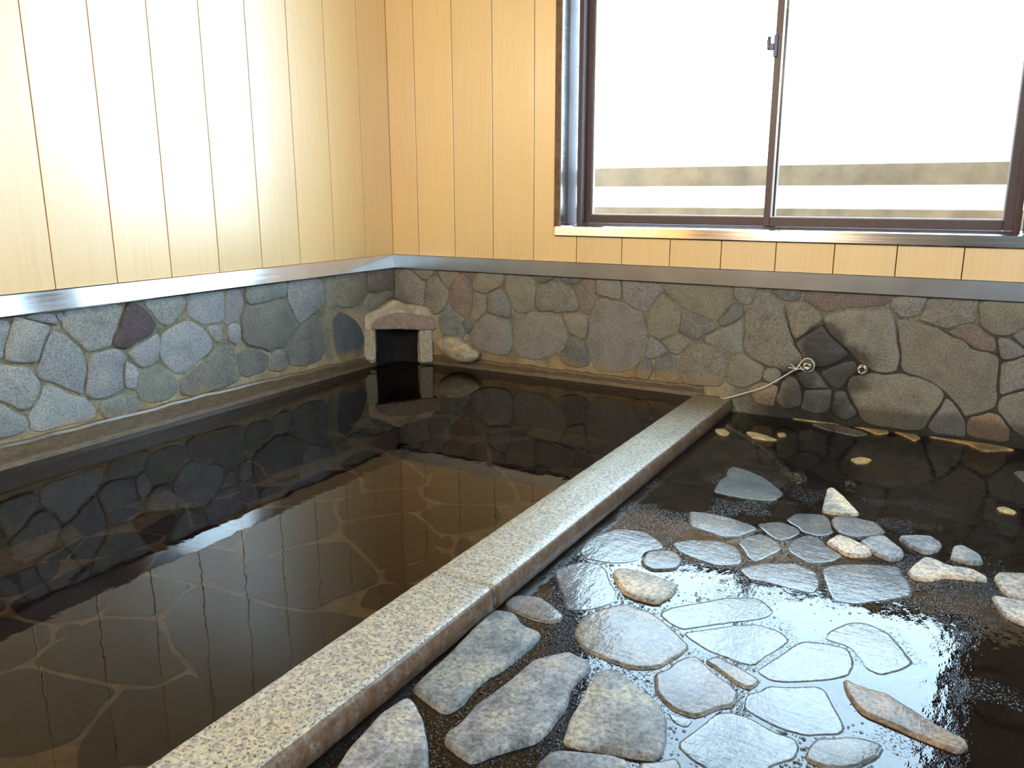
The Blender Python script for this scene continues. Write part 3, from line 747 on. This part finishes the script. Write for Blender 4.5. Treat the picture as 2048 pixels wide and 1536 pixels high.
# ------------------------------------------------------------------ window
def frame_ring(bm, x0, x1, z0, z1, wx, wz, y0, y1, bev=.002):
    box(bm, x0, x0 + wx, y0, y1, z0, z1, 0, bev, 1); box(bm, x1 - wx, x1, y0, y1, z0, z1, 0, bev, 1)
    box(bm, x0 + wx, x1 - wx, y0, y1, z0, z0 + wz, 0, bev, 1); box(bm, x0 + wx, x1 - wx, y0, y1, z1 - wz, z1, 0, bev, 1)
bm = bmesh.new(); frame_ring(bm, .955, 2.645, .676, WZ1 - .013, .022, .010, .100, .195)
win = structure(finish('window_1', bm, M['brown'])); win['label'] = 'sliding window with brown aluminium frame in the back wall'
def sash(xa, xb, y, left_w, right_w):
    bm = bmesh.new(); z0, z1 = .687, WZ1 - .023
    box(bm, xa, xa + left_w, y, y + .026, z0, z1, 0, .002, 1); box(bm, xb - right_w, xb, y, y + .026, z0, z1, 0, .002, 1)
    box(bm, xa + left_w, xb - right_w, y, y + .026, z0, .722, 0, .002, 1); box(bm, xa + left_w, xb - right_w, y, y + .026, z1 - .035, z1, 0, .002, 1)
    s = finish('sash', bm, M['brown'], win)
    bm = bmesh.new(); box(bm, xa + left_w, xb - right_w, y + .011, y + .015, .722, z1 - .035); finish('pane', bm, M['glass'], s)
    bm = bmesh.new(); a, b = xa + left_w, xb - right_w
    frame_ring(bm, a, b, .722, z1 - .035, .005, .004, y + .006, y + .020, 0); finish('glazing_seal', bm, M['rubber'], s)
    return s
sash(.978, 1.806, .142, .030, .030)
front = sash(1.770, 2.637, .110, .024, .045)
bm = bmesh.new()                                   # crescent latch on the meeting stile
zc = 1.362; yb = .108
box(bm, 1.768, 1.780, yb - .012, yb + .004, zc - .045, zc + .035, 0, .003, 2)
box(bm, 1.748, 1.772, yb - .016, yb - .004, zc - .020, zc + .004, 0, .003, 2)
box(bm, 1.744, 1.757, yb - .017, yb - .005, zc - .018, zc + .030, 0, .004, 2)
finish('latch', bm, M['latch'], win)
bm = bmesh.new()                                   # steel lining of the opening
box(bm, WX0 + .012, WX0 + .0155, -.012, .16, .684, WZ1, 0); box(bm, WX1 - .0155, WX1 - .012, -.012, .16, .684, WZ1, 0); box(bm, WX0 + .012, WX1 - .012, -.012, .16, WZ1 - .012, WZ1 - .009, 0)
finish('reveal_lining', bm, M['steel'], win)
bm = bmesh.new()                                   # wooden casing edge
box(bm, WX0 - .016, WX0 + .012, -.016, .02, .672, WZ1 + .01, 0, .002, 1); box(bm, WX1 - .012, WX1 + .016, -.016, .02, .672, WZ1 + .01, 0, .002, 1); box(bm, WX0 + .012, WX1 - .012, -.016, .02, WZ1 - .012, WZ1 + .012, 0, .002, 1)
finish('casing', bm, M['casing'], win)
bm = bmesh.new(); rows = []                        # folded steel sill
sp = [(.17, .6845), (-.012, .6790), (-.019, .6755), (-.0235, .638), (-.020, .634), (.0, .634), (.17, .60)]
for x in [WX0 - .008 + (WX1 - WX0 + .016) * i / 16 for i in range(17)]: rows.append([bm.verts.new((x, y, z)) for y, z in sp])
for A_, B_ in zip(rows, rows[1:]):
    for k in range(6): bm.faces.new((A_[k], A_[k + 1], B_[k + 1], B_[k]))
bm.faces.new(rows[0]); bm.faces.new(rows[-1][::-1]); bmesh.ops.recalc_face_normals(bm, faces=bm.faces[:])
finish('window_sill', bm, M['steel'], win)
bm = bmesh.new(); frame_ring(bm, SX0, SX1, WZ0, WZ1, .04, .04, .08, .19); box(bm, 3.855, 3.895, .09, .18, WZ0 + .04, WZ1 - .04)
fill_win4 = structure(finish('fill_window_4', bm, M['brown']))  # unseen window, added for the glare on the left wall
bm = bmesh.new(); box(bm, SX0 + .04, SX1 - .04, .13, .135, WZ0 + .04, WZ1 - .04); finish('pane', bm, M['glass'], fill_win4)
bm = bmesh.new(); box(bm, WX1 - .004, SX0 - .02, -.030, .0, .668, ZT, 0, .003, 1)
structure(finish('trim_5', bm, M['casing']))['label'] = 'dark wooden board at the right of the sliding window'
# plain unseen windows added to light the room: behind the camera, then right wall
bm = bmesh.new(); frame_ring(bm, FX0, FX1, FZ0, FZ1, .04, .04, Y1 - .15, Y1 - .06); box(bm, 3.68, 3.72, Y1 - .15, Y1 - .06, FZ0 + .04, FZ1 - .04)
fill_win2 = structure(finish('fill_window_2', bm, M['brown']))
bm = bmesh.new(); box(bm, FX0 + .04, FX1 - .04, Y1 - .11, Y1 - .105, FZ0 + .04, FZ1 - .04); finish('pane', bm, M['glass'], fill_win2)
bm = bmesh.new()
for a, b in ((RY0, RY0 + .04), (RY1 - .04, RY1), (-2.52, -2.48)): box(bm, X1 + .06, X1 + .15, a, b, FZ0, FZ1)
for a, b in ((FZ0, FZ0 + .04), (FZ1 - .04, FZ1)): box(bm, X1 + .061, X1 + .149, RY0, RY1, a, b)
fill_win3 = structure(finish('fill_window_3', bm, M['brown']))  # unseen right wall window, added as a light source
bm = bmesh.new(); box(bm, X1 + .105, X1 + .11, RY0 + .04, RY1 - .04, FZ0 + .04, FZ1 - .04); finish('pane', bm, M['glass'], fill_win3)
# ------------------------------------------------------------------ outside
bm = bmesh.new(); box(bm, -14, 18, .2, 30, -.5, -.4); structure(finish('ground', bm, M['gravel']))
fence = empty('slat_fence', (1.5, .95, -.4))
rnd = random.Random(2)
for z0, z1 in ((.848, .948), (.640, .744), (.44, .54), (.24, .34)):
    bm = bmesh.new(); box(bm, -1.6, 4.8, .935, .957, z0, z1, 0, .004, 1); set_parent(finish('slat', bm, M['fence']), fence)
for x in (-1.2, .62, 2.72, 4.4):
    bm = bmesh.new(); box(bm, x - .03, x + .03, .958, 1.02, -.4, .96, 0, .004, 1); set_parent(finish('post', bm, M['fence']), fence)
tag(fence, 'weathered tan slat fence outdoors seen through the sliding window', 'fence')
# ------------------------------------------------------------------ bath basin
TZ = -.25; WATER = -.008; CX0, CX1 = 1.567, 1.724; JY = -1.885
bm = bmesh.new(); box(bm, 0, CX0 + .03, Y1, 0, TZ - .1, TZ - .006); tubf = structure(finish('floor_bath', bm, M['grout'])); tubf['label'] = 'submerged bath floor of dark stone slabs with yellowish grout'
rnd = random.Random(21)
bm = bmesh.new(); lay = tint_layer(bm); polys = []
def tub3(u, v, h): return Vector((u, v, TZ + h))
for t, P in TUB:
    Q = [(lambda w_: (w_.x, w_.y))(on(x, y, 2, TZ)) for x, y in P]
    polys.append(Q)
polys = grow_outlines(polys, .020, .020, .016, CX0, Y1, -.016)
for Q in polys: add_stone(bm, lay, Q, tub3, .0, -.006, jit_col((.085, .054, .046), rnd, .1), rnd, .03, .003, .01, .0)
for Q in voronoi_fill(.02, CX0 + .02, Y1, -.02, .19, .009, rnd, polys, .045): add_stone(bm, lay, Q, tub3, .0, -.006, jit_col((.085, .054, .046), rnd, .1), rnd, .03, .003, .01, .0)
finish('stone_slabs', bm, M['tstone'], tubf)
bm = bmesh.new(); box(bm, .008, CX0 + .012, Y1 + .01, -.008, TZ - .003, WATER)
bm.faces.ensure_lookup_table()
bmesh.ops.delete(bm, geom=[f for f in bm.faces if f.normal.z < .5], context='FACES')
tag(finish('bath_water', bm, M['water']), 'still brown tinted water filling the stone bath', 'water', kind='stuff')
bm = bmesh.new(); box(bm, CX0 + .010, CX1 - .012, Y1, -.002, -.36, -.050); structure(finish('wall_divider', bm, M['mortar']))
# granite curb: two long blocks
def curb(name, y0, y1, label, rnd):
    bm = bmesh.new(); n = max(2, int(abs(y1 - y0) / .02)); rows = []
    for i in range(n + 1):
        t = y0 + (y1 - y0) * i / n
        e = 0.0
        for c, wd, dp in ((-2.40, .10, .007), (-2.52, .05, .010), (-2.22, .04, .004), (-.95, .10, .005), (-.42, .08, .006), (-2.75, .12, .008)):
            e += dp * math.exp(-((t - c) / wd) ** 2) * (.7 + .6 * rnd.random())
        j = rnd.uniform(-.0008, .0008)
        k = .004 + e
        pr = [(CX0, -.058), (CX0 + j, -.006), (CX0 + .002 + j, -.0018), (CX0 + .006 + j, 0), (CX0 + .04, 0), (CX0 + .08, 0), (CX0 + .12, 0),
              (CX1 - .006 - k, 0), (CX1 - .003 - k * .6, -.002), (CX1 - .001 - k * .2, -.006 - k * .5), (CX1 + j, -.012 - k), (CX1 + .001 + j, -.030), (CX1 + j, -.062)]
        rows.append([bm.verts.new((x, t, z)) for x, z in pr])
    for A_, B_ in zip(rows, rows[1:]):
        for k in range(12):
            f = bm.faces.new((A_[k], A_[k + 1], B_[k + 1], B_[k])); f.smooth = True; f.material_index = 1 if k >= 8 else 0
        bm.faces.new((A_[12], A_[0], B_[0], B_[12]))
    bm.faces.new(rows[0]); bm.faces.new(rows[-1][::-1]); bmesh.ops.recalc_face_normals(bm, faces=bm.faces[:])
    return tag(finish(name, bm, [M['gtop'], M['gside']]), label, 'curb stone', 'granite blocks of the bath curb')
rnd = random.Random(9)
curb('granite_curb', JY + .0007, -.004, 'long speckled granite curb block running back to the stone wall', rnd)
curb('granite_curb', Y1 + .002, JY - .0007, 'nearer speckled granite curb block with chipped rusty edge, in the foreground', rnd)
# ------------------------------------------------------------------ wet stone floor
FZ = -.052
bm = bmesh.new(); box(bm, CX1 - .01, X1, Y1, 0, -.4, FZ - .010); floor = structure(finish('floor', bm, M['fmortar'])); floor['label'] = 'wet floor of irregular flat stones set in dark mortar'
rnd = random.Random(31)
bm = bmesh.new(); lay = tint_layer(bm); polys = []
def floor3(u, v, h): return Vector((u, v, FZ + h))
FT = dict(s=((.18, .175, .165), .010, .05), c=((.37, .30, .23), .009, .1), h=((.19, .165, .135), .0045, .6), w=((.13, .128, .125), .0008, 1.0),
          u=((.05, .04, .03), -.0035, .2), y=((.42, .28, .11), .005, .25), b=((.20, .145, .095), .007, .3), g=((.060, .058, .045), .0018, .45))
for t, P in FLOOR:
    c, h, wet = FT[t]
    Q = [(lambda w_: (max(CX1 + .004, w_.x), min(-.012, w_.y)))(on(x, y, 2, FZ + h)) for x, y in P]
    polys.append(Q)
polys = grow_outlines(polys, .012, .012, CX1 + .004, X1, Y1, -.008, fixed={i for i, (t, P) in enumerate(FLOOR) if t in 'scbuy'})
for (t, P), Q in zip(FLOOR, polys):
    c, h, wet = FT[t]; add_stone(bm, lay, Q, floor3, h, -.012, jit_col(c, rnd, .12, wet), rnd, .02, .0018, .008, .002)
for Q in voronoi_fill(CX1 + .01, X1 - .01, Y1 + .01, -.02, .20, .009, rnd, polys, .045):
    t = 'u' if Q[0][0] < 2.85 and Q[0][1] > -2.5 else rnd.choice('uwhs')
    c, h, wet = FT[t]; add_stone(bm, lay, Q, floor3, h, -.012, jit_col(c, rnd, .12, wet), rnd, .02, .0018, .008, .005)
finish('paving_stones', bm, M['fstone'], floor)
bm = bmesh.new(); v = [bm.verts.new(c) for c in ((CX1, Y1, FZ), (X1, Y1, FZ), (X1, -.012, FZ), (CX1, -.012, FZ))]; bm.faces.new(v)
tag(finish('floor_water', bm, M['film']), 'thin sheet of clear water spread over the stone floor', 'water', kind='stuff')
# froth of small bubbles along the joints of the floor stones
bm = bmesh.new(); rnd = random.Random(77); hot = ((1.86, -2.05, .16), (1.95, -2.30, .20), (2.05, -1.72, .14), (2.22, -2.42, .16), (1.90, -1.72, .10), (2.38, -2.05, .10), (2.30, -1.30, .16), (2.60, -1.20, .12), (2.45, -2.30, .10), (1.80, -1.60, .06), (2.08, -2.08, .12))
floor_polys = polys; n_b = 0
for _ in range(30000):
    if n_b >= 1500: break
    hx, hy, hr = rnd.choice(hot); x = rnd.gauss(hx, hr * .6); y = rnd.gauss(hy, hr * .8)
    if x < CX1 + .006 or any(abs(P[0][0] - x) < .5 and abs(P[0][1] - y) < .5 and (inside(P, x, y) or dist_poly(P, x, y) < .003) for P in floor_polys): continue
    d_ = min((dist_poly(P, x, y) for P in floor_polys if abs(P[0][0] - x) < .5 and abs(P[0][1] - y) < .5), default=1)
    if rnd.random() > math.exp(-d_ / .03): continue
    n_b += 1; r = rnd.choice((.0012, .0016, .002, .0026, .0034))
    rows = []
    for k, (rr, hh) in enumerate(((1, -.1), (.92, .35), (.7, .68), (.38, .9))):
        rows.append([bm.verts.new((x + r * rr * math.cos(a * math.pi / 4), y + r * rr * math.sin(a * math.pi / 4), FZ + r * hh * .8)) for a in range(8)])
    for A_, B_ in zip(rows, rows[1:]):
        for a in range(8): bm.faces.new((A_[a], A_[(a + 1) % 8], B_[(a + 1) % 8], B_[a])).smooth = True
    bm.faces.new(rows[-1]).smooth = True
tag(finish('water_bubbles', bm, M['bubble']), 'froth of tiny bubbles on the water between floor stones', 'bubbles', kind='stuff')
# ------------------------------------------------------------------ spout in the corner
C_D = .245
def diag(x, y, out=0.0):
    d = ray(x, y); t = (C_D + out * math.sqrt(2) - (CAM.x - CAM.y)) / (d.x - d.y); return CAM + d * t
ND = Vector((1, -1, 0)).normalized()                 # out of the corner
spout = empty('water_spout', (.12, -.12, .0)); spout.rotation_euler = (0, 0, 0)
def slab(name, pts, out, depth, mat, rnd=None, seg=.02, jit=.0015, round_=.006):
    """a block whose face is the outline pts (pixels) on the diagonal plane"""
    U = Vector((1, 1, 0)).normalized(); W = Vector((0, 0, 1)); O = ND * ((C_D + out * math.sqrt(2)) / math.sqrt(2))
    P = [((p_ - O).dot(U), p_.z) for p_ in (diag(x, y, out) for x, y in pts)]
    rnd = rnd or random.Random(1)
    R0 = smooth_poly(P, seg, jit, rnd); bm = bmesh.new()
    rings = [(R0, -depth), (R0, -round_), (inset_poly(R0, round_ * .4), -round_ * .3), (inset_poly(R0, round_), 0)]
    lo = [[bm.verts.new(O + U * u + W * v + ND * h) for u, v in r] for r, h in rings]
    for A_, B_ in zip(lo, lo[1:]):
        for i in range(len(A_)): bm.faces.new((A_[i], A_[(i + 1) % len(A_)], B_[(i + 1) % len(A_)], B_[i])).smooth = True
    bm.faces.new(lo[-1]); bm.faces.new(lo[0][::-1]); bmesh.ops.recalc_face_normals(bm, faces=bm.faces[:])
    o = finish(name, bm, mat); set_parent(o, spout); return o
slab('jamb', [(729, 660), (751, 660), (752, 690), (752, 722), (729, 722), (728, 690)], .012, .05, M['jamb'])
slab('jamb', [(839, 660), (865, 659), (866, 690), (867, 725), (840, 725), (839, 690)], .012, .05, M['jamb'])
slab('lintel', [(744, 660), (746, 650), (754, 641), (772, 632), (795, 626), (830, 629), (860, 635), (876, 645), (880, 656), (866, 661), (840, 661), (800, 659), (760, 660)], .018, .06, M['lintel'], round_=.008)
slab('mortar_hood', [(716, 726), (713, 700), (710, 670), (697, 650), (692, 641), (712, 636), (740, 626), (765, 615), (784, 602), (796, 602), (812, 610), (848, 613), (868, 620), (884, 634), (889, 655), (884, 675), (882, 726), (868, 728), (838, 728), (837, 700), (838, 655), (800, 652), (752, 655), (753, 700), (752, 728), (730, 728)], -.002, .13, M['hood'], round_=.012, seg=.012)
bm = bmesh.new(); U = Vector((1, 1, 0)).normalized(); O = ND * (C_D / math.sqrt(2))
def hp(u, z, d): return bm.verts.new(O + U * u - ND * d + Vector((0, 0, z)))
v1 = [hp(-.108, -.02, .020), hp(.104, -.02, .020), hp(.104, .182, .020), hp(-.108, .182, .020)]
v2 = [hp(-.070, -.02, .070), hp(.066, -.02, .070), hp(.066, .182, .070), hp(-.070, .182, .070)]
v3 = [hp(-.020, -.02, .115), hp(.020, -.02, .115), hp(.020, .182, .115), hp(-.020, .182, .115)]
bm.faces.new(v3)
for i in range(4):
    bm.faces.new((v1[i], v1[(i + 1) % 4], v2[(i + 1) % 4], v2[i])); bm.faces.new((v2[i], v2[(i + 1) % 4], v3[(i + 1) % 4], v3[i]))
set_parent(finish('hollow', bm, M['dark']), spout)  # near-black colour stands in for the shade inside the inlet
tag(spout, 'square stone water inlet with mortar hood built across the corner', 'spout')
# rounded rock at the right of the spout
bm = bmesh.new(); bmesh.ops.create_icosphere(bm, subdivisions=4, radius=1)
rnd = random.Random(4); ph = [(Vector((rnd.uniform(-1, 1), rnd.uniform(-1, 1), rnd.uniform(-1, 1))) * 3, rnd.uniform(0, 6)) for _ in range(10)]
for v in bm.verts:
    n_ = v.co.copy(); d = 1 + sum(.035 * math.sin(k.dot(n_) + a) for k, a in ph)
    x, y, z = n_ * d
    top = 1.0 - .45 * max(0, x)                  # lower towards its right end
    v.co = Vector((.405 + x * .118, -.030 + y * .055, .085 + (z * .052 * top if z > 0 else z * .055) - .012 * x))
for f in bm.faces: f.smooth = True
tag(finish('boulder', bm, M['rock']), 'rounded tan rock lying on the ledge right of the spout', 'rock')
# ------------------------------------------------------------------ taps and cord
def tap(name, xp, yp, r, label, open_):
    c = on(xp, yp, 1, -.02); root = empty(name, (c.x, -.008, c.z))
    ax = (0.05, -1, 0.02)
    bm = bmesh.new(); lathe(bm, [(r * 1.02, .0), (r * 1.02, .010), (r * .95, .014)], root.location, ax); set_parent(finish('flange', bm, M['brass']), root)
    bm = bmesh.new()
    if open_: lathe(bm, [(r * .80, .012), (r * .80, .030), (r * .74, .033), (r * .50, .033), (r * .46, .020), (r * .2, .018)], root.location, ax)
    else: lathe(bm, [(r * .92, .012), (r * .92, .026), (r * .86, .034), (r * .66, .042), (r * .40, .046), (r * .36, .043), (r * .1, .042)], root.location, ax)
    set_parent(finish('nozzle', bm, M['brass']), root)
    if open_:
        bm = bmesh.new(); lathe(bm, [(r * .44, .021), (r * .2, .0215)], root.location, ax); set_parent(finish('opening', bm, M['hole']), root)
    tag(root, label, 'tap', 'metal water nozzles on the back wall'); return root
tap('water_nozzle', 1616, 731, .0225, 'shiny round metal nozzle on the stone wall with a cord tied to it', False)
tap('water_nozzle', 1724, 739, .0195, 'small open brass nozzle right of the one with the cord', True)
cord = empty('cord', on(1589, 739, 1, -.035))
def img_path(pts): return [on(x, y, 1, -yy) for x, y, yy in pts]
def spline(P, k=6):
    out = []
    for i in range(len(P) - 1):
        p0, p1, p2, p3 = P[max(i - 1, 0)], P[i], P[i + 1], P[min(i + 2, len(P) - 1)]
        for j in range(k):
            t = j / k; out.append(.5 * ((2 * p1) + (p2 - p0) * t + (2 * p0 - 5 * p1 + 4 * p2 - p3) * t * t + (3 * p1 - p0 - 3 * p2 + p3) * t ** 3))
    return out + [P[-1]]
curb_pt = Vector((1.700, -.030, .003))
bm = bmesh.new(); tube(bm, spline(img_path([(1604, 722, .045), (1598, 730, .045), (1591, 738, .040), (1575, 748, .038), (1553, 761, .036), (1530, 773, .034), (1508, 781, .032), (1490, 786, .030)]) + [curb_pt, curb_pt + Vector((-.02, .012, -.001))]), .0026)
set_parent(finish('strand', bm, M['cord']), cord)
bm = bmesh.new(); tube(bm, spline(img_path([(1604, 722, .047), (1612, 717, .040), (1622, 719, .030), (1629, 728, .022), (1624, 741, .022), (1610, 742, .035), (1598, 731, .046)])), .0022)
set_parent(finish('loop', bm, M['cord']), cord)
bm = bmesh.new(); bmesh.ops.create_uvsphere(bm, u_segments=12, v_segments=8, radius=.0062)
kp = on(1592, 738, 1, -.041)
for v in bm.verts: v.co = kp + v.co * (1 + .2 * math.sin(v.co.x * 900))
for f in bm.faces: f.smooth = True
set_parent(finish('knot', bm, M['cord']), cord)
for P in ([(1592, 738, .041), (1585, 731, .043), (1581, 729, .043)], [(1592, 738, .041), (1584, 736, .044), (1577, 735, .044)], [(1592, 738, .041), (1601, 738, .048), (1608, 740, .048)]):
    bm = bmesh.new(); tube(bm, spline(img_path(P)), .002); set_parent(finish('loose_end', bm, M['cord']), cord)
tag(cord, 'thin white cord tied to a nozzle and hanging to the curb', 'cord')

# ------------------------------------------------------------------ unseen warm fill lamp added on the wall behind the camera
lamp = empty('fill_lamp', (1.0, Y1, 1.85))
bm = bmesh.new(); lathe(bm, [(.075, .0), (.075, .02), (.03, .03), (.03, .10)], (1.0, Y1, 1.85), (0, 1, 0)); set_parent(finish('fill_lamp_base', bm, M['steel']), lamp)
bm = bmesh.new(); bmesh.ops.create_uvsphere(bm, u_segments=24, v_segments=16, radius=.13)
for v in bm.verts: v.co += Vector((1.0, Y1 + .22, 1.85))
set_parent(finish('fill_lamp_shade', bm, M['shade'], smooth=True), lamp)
ld = bpy.data.lights.new('fill_lamp_light', 'POINT'); ld.energy = 300; ld.color = (1.0, .87, .68); ld.shadow_soft_size = .12
lo_ = bpy.data.objects.new('fill_lamp_light', ld); lo_.location = (1.0, Y1 + .22, 1.85); COL.objects.link(lo_); set_parent(lo_, lamp)
tag(lamp, 'added globe fill lamp on the wall behind the viewer', 'lamp')
